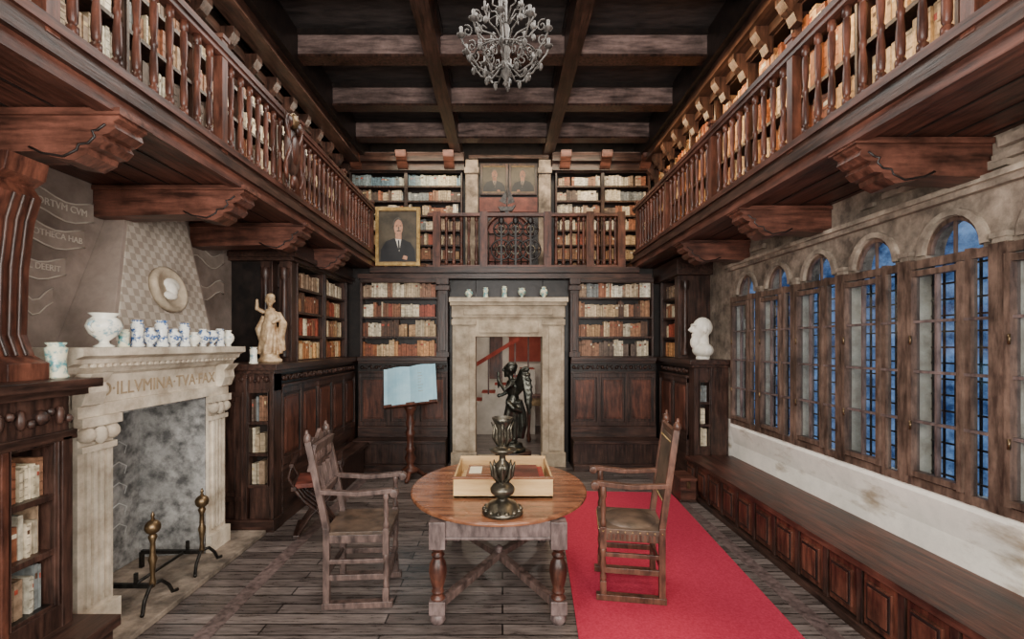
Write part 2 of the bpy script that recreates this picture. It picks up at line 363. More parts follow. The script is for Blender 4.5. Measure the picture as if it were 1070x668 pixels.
# ------------------------------------------------------------------ UPPER GALLERIES
m=M('gallery_floor')
XL=-2.1; XR=2.17
m.box(-3.2,XL+.02,-1.5,YB,3.15,3.28,W_REDY); m.box(XR-.02,2.95,-1.5,YB,3.15,3.28,W_REDY)
for s,x in ((-1,XL),(1,XR)):
    for a,z0,z1 in ((.05,3.12,3.2),(.08,3.2,3.26),(.03,3.26,3.33)):
        xa,xb=sorted((x,x-s*a)); m.box(xa-.02,xb+.02,-1.5,7.75,z0,z1,W_REDY if z0<3.15 else W_Y)
    for q in (.25,.5,.72):
        m.box(x+s*q-.006,x+s*q+.006,-1.5,7.8,3.142,3.155,W_BLK)
m.box(XL,XR,7.66,YB,2.97,3.12,W_X); m.box(XL-.2,XR+.2,7.6,7.7,2.95,3.02,W_X); m.box(XL,XR,7.57,7.68,3.04,3.13,W_X)
m.build()
def bal(m,x,y,z0,z1,mt=W_RED,seg=8,k=1):
    h=z1-z0
    pr=[(.026,0),(.026,.09),(.014,.1),(.022,.13),(.024,.22),(.021,.36),(.015,.46),(.021,.48),(.021,.52),(.015,.54),(.021,.64),(.024,.78),(.022,.87),(.014,.9),(.026,.91),(.026,1)]
    m.lathe((x,y,z0),[(r*k,z*h) for r,z in pr],mt,seg)
def railing(name,x,ya,yb,ztop=4.09,zb=3.33):
    m=M(name)
    m.box(x-.055,x+.055,ya,yb,ztop-.045,ztop,W_REDY); m.box(x-.04,x+.04,ya,yb,ztop-.08,ztop-.045,W_REDY)
    m.box(x-.05,x+.05,ya,yb,zb,zb+.05,W_REDY)
    y=ya+.08;i=0
    while y<yb-.05:
        if i%10==0:
            m.box(x-.034,x+.034,y-.034,y+.034,zb-.02,ztop+.05,W_RED); m.box(x-.045,x+.045,y-.045,y+.045,ztop+.05,ztop+.08,W_RED)
        else: bal(m,x,y,zb+.05,ztop-.08,k=1)
        y+=.135;i+=1
    return m.build()
railing('gallery_balustrade',XL+.02,-.6,7.72)
railing('gallery_balustrade',XR-.02,-.6,7.72)
m=M('gallery_balustrade')
yr=7.68; zt=4.0
m.box(-1.2,1.95,yr-.05,yr+.05,zt-.05,zt,W_REDX); m.box(-1.2,1.95,yr-.04,yr+.04,3.12,3.17,W_REDX)
for x in (-1.05,-.3,.72,1.4,1.9): 
    m.box(x-.06,x+.06,yr-.06,yr+.06,3.12,zt+.02,W_RED); m.box(x-.04,x+.04,yr-.07,yr+.05,3.3,zt-.12,W_RED)
for x in (-.9,-.78,-.66,-.54,-.42,.86,.98,1.1,1.22,1.3,1.53,1.63,1.73,1.81): bal(m,x,yr,3.17,zt-.05,k=1.1)
m.build()
m=M('heraldic_ironwork')
def ring(m,c,r,t,mt,n=24):
    pts=[(c[0]+r*math.cos(2*pi*i/n),c[1],c[2]+r*math.sin(2*pi*i/n)) for i in range(n+1)]
    m.tube(pts,t,mt,6)
for cx in (-.02,.21,.45):
    for cz,r in ((3.42,.16),(3.75,.12)):
        ring(m,(cx,yr,cz),r,.016,W_BLK); ring(m,(cx,yr,cz),r*.45,.014,BRONZE2)
        for k in range(6):
            a=k*pi/3; m.tube([(cx,yr,cz),(cx+r*math.cos(a),yr,cz+r*math.sin(a))],.012,W_BLK,5)
    m.box(cx-.015,cx+.015,yr-.015,yr+.015,3.175,3.945,W_BLK)
    m.sph((cx,yr-.02,3.88),(.05,.03,.06),W_BLK)
m.build()
def bracket(m,xw,xe,y,w=.2,zt=3.14,h=.27,mt=W_REDX):
    s=1 if xe>xw else -1; L=abs(xe-xw)
    pr=[(0,0),(L,0),(L,-.05),(L-.03,-.065),(L-.02,-.10),(L-.06,-.13),(L-.09,-.135),(L-.075,-.165),(L-.11,-.2),(L-.16,-.205),(L-.17,-.235),(L-.24,-h),(L-.36,-h+.02),(L-.42,-h+.05),(0,-h+.03)]
    m.ext([(xw+s*a,zt+b) for a,b in pr],'y',y-w/2,y+w/2,mt)
    m.ext([(xw+s*a,zt+b+.001) for a,b in [(0.002,0),(L+.02,0),(L+.02,-.035),(0.002,-.035)]],'y',y-w/2-.02,y+w/2+.02,mt)
    for e in (-1,1):
        pts=[(xw+s*(a-.05),y+e*(w/2+.002),zt+b+.02) for a,b in pr[4:14]]
        m.tube(pts,.007,W_BLK,5)
for y in (1.3,2.62,3.84,5.0,6.3):
    m=M('carved_bracket'); bracket(m,-3.2,-2.02,y); m.build()
for y in (1.55,2.98,4.39,5.8):
    m=M('carved_bracket'); bracket(m,2.95,2.13,y); m.build()
fl=F((-2.88,-1.2),(0,1),(1,0)); fr_=F((2.72,-1.2),(0,1),(-1,0))
e=empty('gallery_bookcase'); up=M('shelving'); bk=M('books')
bookcase(up,bk,fl,0,9.7,3.3,5.0,5,12,.26,PALC,wm=(.022,.05)); up.build(e); bk.build(e)
e=empty('gallery_bookcase'); up=M('shelving'); bk=M('books')
bookcase(up,bk,fr_,0,9.7,3.3,5.0,4,12,.2,PALO,wm=(.03,.07)); up.build(e); bk.build(e)
m=M('trim_3')
for s,xf in ((-1,-2.88),(1,2.72)):
    xa,xb=sorted((xf-s*.05,xf+s*.2)); m.box(xa,xb,-1.5,YB,5.0,5.1,W_Y)
    y=-.2
    while y<8.6:
        pr=[(0,5.1),(.0,4.82),(.05,4.84),(.08,4.92),(.13,4.96),(.18,5.04),(.18,5.1)]
        m.ext([(xf-s*a,z) for a,z in pr],'y',y-.06,y+.06,W_V); y+=.46
m.build()
fb=F((0,8.6),(1,0),(0,-1))
for nm,a0,a1,c0,c1,pl in (('recessed_bookcase',-2.75,-.72,-2.85,-.68,PALB),('corniced_bookcase',.95,2.65,.88,2.75,PALC)):
    e=empty(nm); m=M('shelving'); bk=M('books')
    bookcase(m,bk,fb,a0,a1,3.15,5.0,7,2,.19,PAL,pals=[PAL,PAL,PAL,PALC,PALC,PALC,pl],st=.06)
    fb.box(m,c0,c1,-.15,.1,5.0,5.12,W_X); fb.box(m,c0,c1,-.149,.22,5.12,5.26,W_X); fb.box(m,c0,c1,-.148,.17,5.26,5.29,W_BEAM)
    for q in (.12,.5,.88):
        c=c0+(c1-c0)*q
        m.ext([(8.59-d,z) for d,z in ((0,5.0),(.12,5.02),(.2,5.1),(.3,5.16),(.34,5.26),(0,5.26))],'x',c-.09,c+.09,W_REDX)
    m.build(e); bk.build(e)
m=M('gallery_portal')
for a0,a1 in ((-.66,-.44),(.65,.86)):
    fb.box(m,a0,a1,-.19,.06,3.12,5.2,STONE_D); fb.box(m,a0-.018,a1+.018,-.19,.1,4.95,5.05,STONE_D)
fb.box(m,-.44,.65,-.19,-.1,3.12,5.2,W_BLK); fb.box(m,-.6,.82,-.19,.12,5.2,5.26,W_X)
fb.box(m,-.42,.63,-.1,-.06,4.3,4.56,REDPANEL)
arch=[(.105+.42*math.cos(pi*i/14),3.85+.42*math.sin(pi*i/14)) for i in range(15)]
m.ext([(-.315,3.14),(-.315,3.85)][::-1][:0]+[(.525,3.14)]+arch+[(-.315,3.14)],'y',8.68,8.7,REDPANEL)
for i in range(7): 
    xx=-.25+i*.118; m.tube([(xx,8.665,3.14),(xx,8.665,3.95)],.012,IRON,6)
for zz in (3.4,3.65,3.9): m.tube([(-.3,8.665,zz),(.51,8.665,zz)],.01,IRON,6)
m.tube([(a,8.66,b) for a,b in arch],.03,W_RED,7)
m.build()
def figpaint(name,x0,x1,z0,z1,y,frame,suit=P_SUIT,fw=.04,scale=1.0,skin=P_SKIN,lin=P_WHITE):
    m=M(name); w=x1-x0;h=z1-z0;cx=(x0+x1)/2
    m.box(x0+fw*.5,x1-fw*.5,y-.01,y+.02,z0+fw*.5,z1-fw*.5,P_BG)
    for a,b,c,d in ((x0,x1,z0,z0+fw),(x0,x1,z1-fw,z1)): m.box(a,b,y-.035,y+.02,c,d,frame)
    for a,b,c,d in ((x0,x0+fw,z0+.002,z1-.002),(x1-fw,x1,z0+.002,z1-.002)): m.box(a+.001,b-.001,y-.034,y+.019,c,d,frame)
    for a,b,c,d in ((x0+fw,x1-fw,z0+fw,z0+fw*1.3),(x0+fw,x1-fw,z1-fw*1.3,z1-fw)): m.box(a,b,y-.022,y+.018,c,d,BRASS)
    def poly(pts,mt,k): m.ext([(cx+a*w*scale,z0+b*h) for a,b in pts],'y',y-.0105-.001*k,y-.009,mt)
    def ell(a,b,ra,rb,mt,k): poly([(a+ra*math.cos(2*pi*i/18),b+rb*math.sin(2*pi*i/18)) for i in range(18)],mt,k)
    poly([(-.4,.08),(.4,.08),(.38,.28),(.28,.4),(.1,.46),(-.1,.47),(-.27,.42),(-.38,.28)],suit,1)
    poly([(-.06,.47),(.08,.46),(.03,.24)],lin,2); poly([(0,.44),(.03,.44),(.045,.28),(.01,.26)],P_SUIT,3)
    poly([(-.06,.55),(.08,.55),(.08,.45),(-.05,.46)],skin,2.5)
    ell(0,.68,.115,.155,P_HAIR,3); ell(.012,.655,.098,.137,skin,4)
    ell(.02,.64,.014,.03,P_HAIR,5); ell(.02,.60,.05,.012,P_HAIR,5); ell(-.03,.685,.02,.008,P_HAIR,5); ell(.06,.685,.02,.008,P_HAIR,5)
    poly([(.1,.12),(.2,.1),(.22,.16),(.13,.18)],skin,3)
    return m.build()
figpaint('framed_portrait',-2.0,-1.3,3.14,4.06,7.56,GILT,fw=.05)
figpaint('small_portrait',-.4,.1,4.6,5.16,8.66,W_V,skin=P_SKIND,lin=P_DIM)
figpaint('small_portrait',.12,.62,4.6,5.16,8.66,W_V,scale=-1,skin=P_SKIND,lin=P_DIM)
m=M('model_ship')
m.x=Matrix.Translation((.07,7.68,4.004))
m.ext([(-.14,.1),(-.1,.03),(.08,.03),(.14,.12),(.12,.12),(.08,.1),(-.11,.1)],'y',-.04,.04,IRONG)
m.tube([(0,0,0),(0,0,.45)],.008,IRONG,6)
m.ext([(.01,.14),(.13,.18),(.02,.42)],'y',-.004,.004,IRONG); m.ext([(-.01,.14),(-.12,.2),(-.01,.38)],'y',-.004,.004,IRONG)
m.box(-.03,.03,-.03,.03,.0,.03,W_BLK)
m.build()
m=M('carved_coat_of_arms')
m.x=Matrix.Translation((XL+.12,4.5,3.7))
m.sph((0,0,0),(.04,.15,.22),W_V,14,10); m.sph((.03,0,.02),(.03,.09,.14),W_RED,12,8)
for s in (-1,1):
    m.tube([(0.02,s*(.13+.05*math.sin(t*.8)),-.3+.06*t) for t in range(11)],[.012+.012*math.sin(t) **2 for t in range(11)],W_RED,6)
    m.sph((.02,s*.1,.26),(.03,.05,.06),W_RED)
m.sph((.02,0,.3),(.04,.06,.07),BRASS); m.sph((.02,0,-.28),(.03,.06,.07),W_RED)
m.build()
# ------------------------------------------------------------------ LOWER BACK WALL
fc=F((0,7.62),(1,0),(0,-1))
for nm,b0,b1,p0,p1,w0,w1,pl in (('back_bookcase',-2.26,-1.02,-1.02,-.86,-2.26,-.86,[PALO,PAL,PAL,PALC]),('panelled_bookcase',1.19,2.4,1.07,1.2,1.07,2.4,[PALC,PAL,PAL,PALC])):
    e=empty(nm); low=M('panelling'); bk=M('books')
    bookcase(low,bk,fc,b0,b1,1.7,2.95,4,1,.17,PAL,pals=pl)
    fc.box(low,p0,p1,-.18,.08,0,2.94,W_V); fc.box(low,p0+.03,p1-.03,.08,.11,1.8,2.7,W_V)
    fc.box(low,p0-.03,p1+.03,.0,.14,2.75,2.82,W_V); fc.box(low,p0-.02,p1+.02,0,.16,2.84,2.93,W_V); fc.box(low,p0-.02,p1+.02,0,.12,1.7,1.78,W_V)
    fc.box(low,b0,b1,-.16,.04,2.88,2.945,W_X)
    fc.box(low,w0,w1,-.17,.089,0,1.62,W_BLK); ff=F((0,7.53),(1,0),(0,-1))
    panels(low,ff,w0,w1,.62,1.45,3,W_V,W_RED,.07)
    ff.box(low,w0,w1,0,.04,1.45,1.48,W_X); frieze(low,ff,w0,w1,1.49,1.59,W_V)
    ff.box(low,w0,w1,-.25,.05,1.6,1.64,W_X); ff.box(low,w0,w1,-.25,.09,1.64,1.7,W_X)
    ff.box(low,w0,w1,0,.36,.40,.45,W_X); ff.box(low,w0,w1,0,.3,.08,.4,W_V); ff.box(low,w0,w1,0,.38,0,.1,W_X)
    ff.box(low,w0,w1,0,.06,.45,.62,W_X)
    low.build(e,bevel=.004); bk.build(e)
e=empty('side_bookcase'); low=M('panelling'); bk=M('books')
fs=F((-2.35,5.05),(0,1),(1,0))
low.box(-3.2,-2.36,5.06,7.8,0,1.62,W_BLK)
panels(low,fs,0,2.5,.62,1.45,5,W_V,W_RED,.07); fs.box(low,0,2.5,0,.03,0,.62,W_Y)
fs.box(low,0,2.5,0,.04,1.45,1.48,W_Y); frieze(low,fs,0,2.5,1.49,1.59,W_V)
low.box(-3.2,-2.31,4.84,7.8,1.6,1.64,W_Y); low.box(-3.2,-2.27,4.8,7.8,1.64,1.7,W_Y)
fs.box(low,.7,2.05,0,.36,.40,.45,W_Y); fs.box(low,.75,2.03,.02,.3,0,.4,W_V)
fe=F((0,4.88),(1,0),(0,-1))
low.box(-3.2,-2.72,4.9,5.05,0,1.6,W_V)
panels(low,fe,-2.95,-2.63,.3,1.42,1,W_V,W_V,.05); frieze(low,fe,-2.95,-2.35,1.49,1.6,W_V)
fe.box(low,-2.72,-2.6,-.17,.02,0,1.6,W_V); fe.box(low,-2.37,-2.33,-.17,.02,0,1.6,W_V)
fe.box(low,-2.72,-2.33,-.168,.0,1.42,1.598,W_V); fe.box(low,-2.95,-2.31,-.17,.05,0,.12,W_X)
bookcase(low,bk,fe,-2.59,-2.38,.45,1.42,3,1,.15,PALC,st=.02); fe.box(low,-2.58,-2.37,-.165,-.002,.12,.45,W_V)
fu=F((-2.5,5.78),(0,1),(1,0))
bookcase(low,bk,fu,0,1.85,1.7,2.88,4,2,.3,PALC,st=.12,pals=[PALO,PAL,PAL,PALC])
low.box(-3.2,-2.82,5.65,7.8,1.7,2.88,W_BLK)
for q in (-2.56,-2.78):
    low.box(q-.07,q+.07,5.64,5.78,1.7,2.88,W_V); low.lathe((q,5.62,1.75),[(.05,0),(.05,.06),(.03,.1),(.045,.3),(.03,.75),(.03,.9),(.055,.95),(.055,1.05)],W_V,10)
low.box(-3.2,-2.44,5.58,7.8,2.88,3.12,W_Y); low.box(-3.19,-2.4,5.54,7.79,2.92,2.98,W_Y)
low.build(e,bevel=.004); bk.build(e)
e=empty('corner_bookcase'); low=M('panelling'); bk=M('books')
fs=F((2.5,6.42),(0,1),(-1,0))
low.box(2.51,2.95,6.43,7.8,0,1.62,W_BLK)
panels(low,fs,0,1.12,.62,1.45,2,W_V,W_RED,.07); fs.box(low,0,1.1,0,.03,0,.62,W_Y)
fs.box(low,0,1.1,0,.04,1.45,1.48,W_Y); frieze(low,fs,0,1.1,1.49,1.59,W_V)
low.box(2.46,2.95,6.2,7.8,1.6,1.64,W_Y); low.box(2.42,2.95,6.16,7.8,1.64,1.7,W_Y)
fe=F((0,6.25),(1,0),(0,-1))
bookcase(low,bk,fe,2.57,2.71,.55,1.42,3,1,.15,PALC,st=.02)
fe.box(low,2.5,2.56,-.17,.02,0,1.598,W_V); fe.box(low,2.72,2.94,-.17,.02,0,1.598,W_V); fe.box(low,2.51,2.93,-.17,-.002,1.42,1.597,W_V); fe.box(low,2.51,2.93,-.17,-.002,0,.55,W_V)
fu=F((2.55,6.95),(0,1),(-1,0))
bookcase(low,bk,fu,0,.7,1.7,2.88,4,1,.2,PALC,st=.1,pals=[PALO,PAL,PAL,PALC])
low.box(2.5,2.95,6.8,6.95,1.7,2.88,W_V); low.lathe((2.58,6.76,1.75),[(.05,0),(.05,.06),(.03,.1),(.045,.3),(.03,.75),(.03,.9),(.055,.95),(.055,1.05)],W_V,10)
low.box(2.45,2.95,6.7,7.8,2.88,3.12,W_Y)
low.build(e,bevel=.004); bk.build(e)
# ------------------------------------------------------------------ DOORWAY
m=M('door_1')
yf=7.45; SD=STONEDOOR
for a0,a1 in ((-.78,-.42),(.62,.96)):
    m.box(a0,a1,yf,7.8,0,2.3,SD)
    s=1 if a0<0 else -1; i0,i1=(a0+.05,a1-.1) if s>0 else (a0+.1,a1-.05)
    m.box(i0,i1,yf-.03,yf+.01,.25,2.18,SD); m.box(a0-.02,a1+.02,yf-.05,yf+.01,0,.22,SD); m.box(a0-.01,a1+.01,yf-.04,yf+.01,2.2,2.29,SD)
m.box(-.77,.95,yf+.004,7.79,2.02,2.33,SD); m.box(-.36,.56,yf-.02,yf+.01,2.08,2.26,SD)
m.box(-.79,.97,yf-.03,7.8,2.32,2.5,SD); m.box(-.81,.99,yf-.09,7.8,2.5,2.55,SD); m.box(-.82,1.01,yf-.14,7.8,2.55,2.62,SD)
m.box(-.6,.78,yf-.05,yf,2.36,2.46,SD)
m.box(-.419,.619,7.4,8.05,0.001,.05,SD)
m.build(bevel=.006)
m=M('wall_stairhall')
m.box(-1.6,1.8,11.2,11.3,0,2.9,WHITEW); m.box(-1.7,-1.6,8.01,11.3,0,2.9,WHITEW); m.box(1.8,1.9,8.01,11.3,0,2.9,REDWALL); m.box(-1.7,1.9,8.01,11.3,2.9,2.95,WHITEW)
m.box(.15,.95,11.15,11.2,1.5,2.88,REDWALL); m.box(-.3,.0,11.13,11.2,1.1,2.3,W_RED)
m.build()
m=M('staircase')
for i in range(8):
    m.box(-1.55+i*.28,-1.55+(i+1)*.28,10.1,11.1,0.001,.17*(i+1),WHITEW); m.box(-1.57+i*.28,-1.55+(i+1)*.28,10.3,10.9,.17*(i+1)+.001,.17*(i+1)+.015,REDCL)
m.beam((-1.5,10.06,.9),(.7,10.06,2.24),.06,.08,REDCL)
for i in range(8): m.box(-1.43+i*.28,-1.40+i*.28,10.05,10.1,.17*(i+1),.17*(i+1)+.8,W_RED)
m.build()
m=M('console_table')
m.box(.45,1.3,9.3,9.7,.85,.9,W_RED); m.box(.5,1.25,9.32,9.68,.7,.85,BRASS)
for x in (.52,1.22):
    for y in (9.35,9.65): m.lathe((x,y,0),[(.03,0),(.04,.05),(.02,.2),(.035,.5),(.03,.7)],W_RED,8)
m.build()
def vase(name,x,y,z,h,r,mt,kind=0):
    m=M(name)
    P=[[(.45,0),(.5,.04),(.35,.1),(.9,.35),(1,.55),(.8,.75),(.45,.86),(.55,.96),(.6,1),(.5,1),(.4,.9)],
       [(.7,0),(.75,.05),(.62,.12),(.55,.5),(.65,.84),(.45,.9),(.6,.97),(.6,1),(.5,1)],
       [(.5,0),(.6,.03),(.3,.1),(.25,.18),(.8,.4),(1,.62),(.85,.8),(.6,.9),(.85,1),(.75,1),(.5,.9)]][kind]
    m.lathe((0,0,0),[(a*r,b*h) for a,b in P],mt,16)
    if kind==2:
        for s in (-1,1): m.tube([(0,s*r*(.8+.35*math.sin(t*pi/6)),h*(.45+.35*t/6)) for t in range(7)],r*.1,mt,6)
    m.build(loc=(x,y,z))
for x,h,k in ((-.52,.13,0),(-.26,.16,1),(.03,.18,1),(.3,.15,2),(.64,.17,0)): vase('ceramic_jar',x,7.42,2.62,h,.065,CERAM3,k)
# ------------------------------------------------------------------ FIREPLACE
fp=M('fireplace')
XJ=-2.62
for y0_,y1_ in ((2.95,3.22),(4.26,4.52)):
    fp.box(-3.2,XJ,y0_,y1_,0.046,1.42,STONE)
    fp.box(XJ-.01,XJ+.04,y0_-.02,y1_+.02,0.046,.2,STONE)
    for k in range(4): 
        yy=y0_+.045+k*(y1_-y0_-.06)/4; fp.box(XJ-.01,XJ+.02,yy,yy+.028,.24,1.22,STONE)
    fp.box(XJ-.01,XJ+.05,y0_-.02,y1_+.02,1.38,1.44,STONE); fp.box(XJ-.01,XJ+.03,y0_+.001,y1_-.001,1.22,1.26,STONE)
    for yy in (y0_+.04,y1_-.04):
        fp.x=Matrix.Translation((XJ+.03,yy,1.33))@Matrix.Rotation(pi/2,4,'Y'); fp.lathe((0,0,0),[(.05,-.03),(.05,.01),(.03,.03),(.02,.035)],STONE,12); fp.x=None
    fp.sph((XJ+.03,(y0_+y1_)/2,1.32),(.03,.05,.06),STONE)
fp.box(-3.2,XJ+.02,2.93,4.54,1.44,1.52,STONE)
fp.box(-3.2,XJ,2.94,4.53,1.52,1.72,STONE)
for yy in (3.0,4.46):
    fp.ext([(XJ-.01,1.5),(XJ+.05,1.52),(XJ+.08,1.6),(XJ+.07,1.66),(XJ+.12,1.72),(XJ-.01,1.72)],'y',yy-.08,yy+.08,STONE)
pr=[(XJ,1.7),(XJ+.03,1.72),(XJ+.05,1.76),(XJ+.09,1.78),(XJ+.1,1.81),(XJ+.15,1.83),(XJ+.15,1.88),(-3.2,1.88),(-3.2,1.7)]
fp.ext(pr,'y',2.82,4.6,STONE)
y=2.9
while y<4.55: fp.box(XJ+.04,XJ+.085,y,y+.03,1.755,1.785,STONE); y+=.06
fp.box(-3.2,-3.16,3.21,4.27,0.046,1.44,PLGREY); fp.ext([(-3.18,3.215),(-3.18,3.32),(-2.66,3.235),(-2.66,3.215)],'z',0.046,1.44,PLGREY); fp.ext([(-3.18,4.265),(-3.18,4.16),(-2.64,4.245),(-2.64,4.265)],'z',0.046,1.44,PLGREY)
fp.box(-3.2,-2.64,3.21,4.27,1.42,1.439,PLGREY)
PALEV=mat('fireback_tendrils',(.34,.34,.33),(.6,.6,.58),9,.85)
for s in (-1,1):   # faint branching plant relief on the fireback
    for k in range(5):
        z0_=.3+.17*k
        fp.tube([(-3.158,3.74,z0_),(-3.158,3.74+s*.1,z0_+.09),(-3.158,3.74+s*.2,z0_+.12),(-3.158,3.74+s*.28,z0_+.07),(-3.158,3.74+s*.26,z0_+.01)],[.008,.007,.006,.005,.004],PALEV,5)
fp.tube([(-3.158,3.74,.15),(-3.158,3.76,.6),(-3.158,3.73,1.2)],[.012,.01,.006],PALEV,5)
hb=[(-2.8,3.42,1.88),(-2.8,4.66,1.88),(-3.2,4.66,1.88),(-3.2,3.42,1.88)]
ht=[(-3.1,3.95,3.14),(-3.1,4.68,3.14),(-3.2,4.68,3.14),(-3.2,3.95,3.14)]
fp.hexa(hb+ht,PLTAUPE)
fp.hexa([(-2.79,3.46,1.885),(-2.79,4.62,1.885),(-2.81,4.62,1.885),(-2.81,3.46,1.885),(-3.088,3.98,3.13),(-3.088,4.65,3.13),(-3.108,4.65,3.13),(-3.108,3.98,3.13)],CHECK)
fp.build(bevel=.005)
m=M('round_plaque')
t=Vector((-3.1,0,3.14))-Vector((-2.8,0,1.88)); nrm=Vector((t.z,0,-t.x)).normalized()
q=Vector((0,0,1)).rotation_difference(nrm)
m.x=Matrix.Translation((-2.885,4.13,2.37))@q.to_matrix().to_4x4()
m.lathe((0,0,0),[(.2,-.02),(.2,.03),(.17,.045),(.15,.025),(.02,.02)],STONEDOOR,28)
m.sph((0,0,.03),(.07,.06,.04),BUST); m.sph((-.04,.02,.03),(.06,.1,.025),BUST); m.sph((.06,-.03,.03),(.04,.08,.025),BUST)
m.build()
m=M('hearth_slab'); m.box(-3.2,-2.36,2.72,4.78,0.001,.045,STONE_D); m.build(bevel=.008)
def text(name,s,loc,size,mt,rot=(pi/2,0,pi/2),ext=.002):
    c=bpy.data.curves.new(name,'FONT'); c.body=s; c.size=size; c.extrude=ext; c.materials.append(mt); c.align_x='CENTER'; c.align_y='CENTER'
    o=bpy.data.objects.new(name,c); bpy.context.scene.collection.objects.link(o); o.location=loc; o.rotation_euler=rot; return o
text('mantel_inscription','D·ILLVMINA·TVA·FAX',(XJ+.004,3.73,1.6),.13,INKO)
def ribbon(pts_c,w,name):
    m=M(name); vs=[];fs=[]
    for i,(y,z) in enumerate(pts_c): vs+= [(-3.203,y,z-w/2),(-3.203,y,z+w/2),(-3.196,y,z-w/2),(-3.196,y,z+w/2)]
    for i in range(len(pts_c)-1):
        a=i*4;b=a+4; fs+=[(a+2,b+2,b+3,a+3),(a,a+1,b+1,b),(a+1,a+3,b+3,b+1),(a,b,b+2,a+2)]
    m.add(vs,fs,SCROLLP)
    for s in (-1,1): m.tube([(-3.196,y,z+s*w/2) for y,z in pts_c],.006,INK,5)
    m.build()
ribbon([(3.1+.08*i,2.9+.03*math.sin(i*.9)) for i in range(9)],.14,'painted_ribbon')
ribbon([(3.1+.08*i,2.68+.03*math.sin(i*.9+1)) for i in range(8)],.13,'painted_ribbon')
ribbon([(3.08+.07*i,2.44+.03*math.sin(i*.9+2)) for i in range(7)],.12,'painted_ribbon')
ribbon([(3.05+.05*i,2.2+.05*math.sin(i*1.1)) for i in range(8)],.1,'painted_ribbon')
ribbon([(4.85+.08*i,2.85+.05*math.sin(i*.9)) for i in range(9)],.13,'painted_ribbon')
ribbon([(4.85+.08*i,2.5+.06*math.sin(i*.9+1.5)) for i in range(9)],.13,'painted_ribbon')
text('wall_inscription','SI HORTVM CVM',(-3.194,3.42,2.9),.07,INK); text('wall_inscription','BIBLIOTHECA HAB',(-3.194,3.38,2.68),.062,INK); text('wall_inscription','NIHIL DEERIT',(-3.194,3.28,2.44),.06,INK)
def andiron(y):
    m=M('andiron'); x=-2.5; z=.045
    m.lathe((x,y,z+.12),[(.015,0),(.022,.03),(.014,.08),(.02,.16),(.03,.2),(.018,.24),(.016,.32),(.03,.36),(.015,.39)],BRASS,10)
    m.sph((x,y,z+.55),.052,BRASS,14,10); m.lathe((x,y,z+.59),[(.02,0),(.008,.03),(.014,.04),(0.002,.07)],BRASS,8)
    for s in (-1,1):
        m.tube([(x,y,z+.14),(x+.02,y+s*.06,z+.14),(x+.03,y+s*.12,z+.08),(x+.04,y+s*.15,z+.014),(x+.06,y+s*.18,z+.015)],.013,IRON,7)
    m.beam((x,y,z+.13),(x-.5,y,z+.13),.025,.03,IRON); m.beam((x-.5,y,z+.13),(x-.5,y,z),.025,.03,IRON); m.beam((x-.12,y,z+.13),(x-.12,y,z+.22),.02,.02,IRON)
    if y<3.6: m.tube([(x-.12,y,.19),(x-.12,y+.5,.19)],.012,IRON,7)
    m.build()
andiron(3.42); andiron(3.98)
JX=-2.58
for y,h,r,k,mt in ((3.1,.22,.095,2,CERAM2),(3.26,.12,.05,1,CERAM3),(3.38,.19,.06,1,CERAM),(3.5,.14,.05,0,CERAM),(3.62,.2,.065,1,CERAM),(3.75,.14,.055,0,CERAM),(3.88,.19,.06,1,CERAM),(4.0,.12,.05,0,CERAM2),(4.12,.15,.055,0,CERAM),(4.25,.14,.05,2,CERAM),(4.37,.16,.055,1,CERAM),(4.5,.15,.05,0,CERAM2)):
    vase('maiolica_jar',JX,y,1.881,h,r*1.05,mt,k)
vase('maiolica_jar',-2.5,2.68,1.711,.2,.08,CERAM3,1)
vase('maiolica_jar',-2.56,4.92,1.701,.17,.06,CERAM2,1)
# ------------------------------------------------------------------ NEAR LEFT BOOKCASE
e=empty('cupboard_bookcase'); m=M('carcass'); bk=M('books')
f=F((-2.4,.2),(0,1),(1,0))
m.box(-3.2,-2.75,.2,2.62,0.001,1.62,W_BLK)
f.box(m,0,2.45,-.4,0,1.42,1.62,W_V); frieze(m,f,0,2.45,1.45,1.59,W_V)
f.box(m,0,2.52,-.8,.05,1.62,1.66,W_Y); f.box(m,0,2.56,-.8,.1,1.66,1.71,W_Y)
f.box(m,0,2.47,-.4,.03,1.38,1.43,W_Y)
f.box(m,0,2.1,-.35,0,.35,1.4,W_V); panels(m,f,.6,2.1,.42,1.38,3,W_RED,W_RED,.07)
bookcase(m,bk,f,2.11,2.37,.5,1.38,3,1,.3,PALC,st=.03,wm=(.015,.03)); f.box(m,2.38,2.44,-.4,.03,.3,1.4,W_V)
f.box(m,0,2.43,-.4,.02,.36,.5,W_V); f.box(m,0,2.5,-.8,.25,.32,.38,W_Y); f.box(m,0,2.48,-.799,.22,0.002,.32,W_Y)
m.box(-3.199,-2.41,2.62,2.66,0.38,1.619,W_V)
m.box(-3.19,-2.85,2.36,2.58,1.71,2.87,W_V)
pf=[(-2.86,1.71),(-2.46,1.71),(-2.46,1.8),(-2.54,1.84),(-2.58,1.95),(-2.57,2.3),(-2.54,2.55),(-2.5,2.68),(-2.54,2.74),(-2.48,2.78),(-2.46,2.87),(-2.86,2.87)]
m.ext(pf,'y',2.38,2.6,W_RED)
for yy in (2.44,2.49,2.54): m.tube([(a+.012,yy,b) for a,b in pf[3:8]],.01,W_V,6)
m.build(e,bevel=.004); bk.build(e)
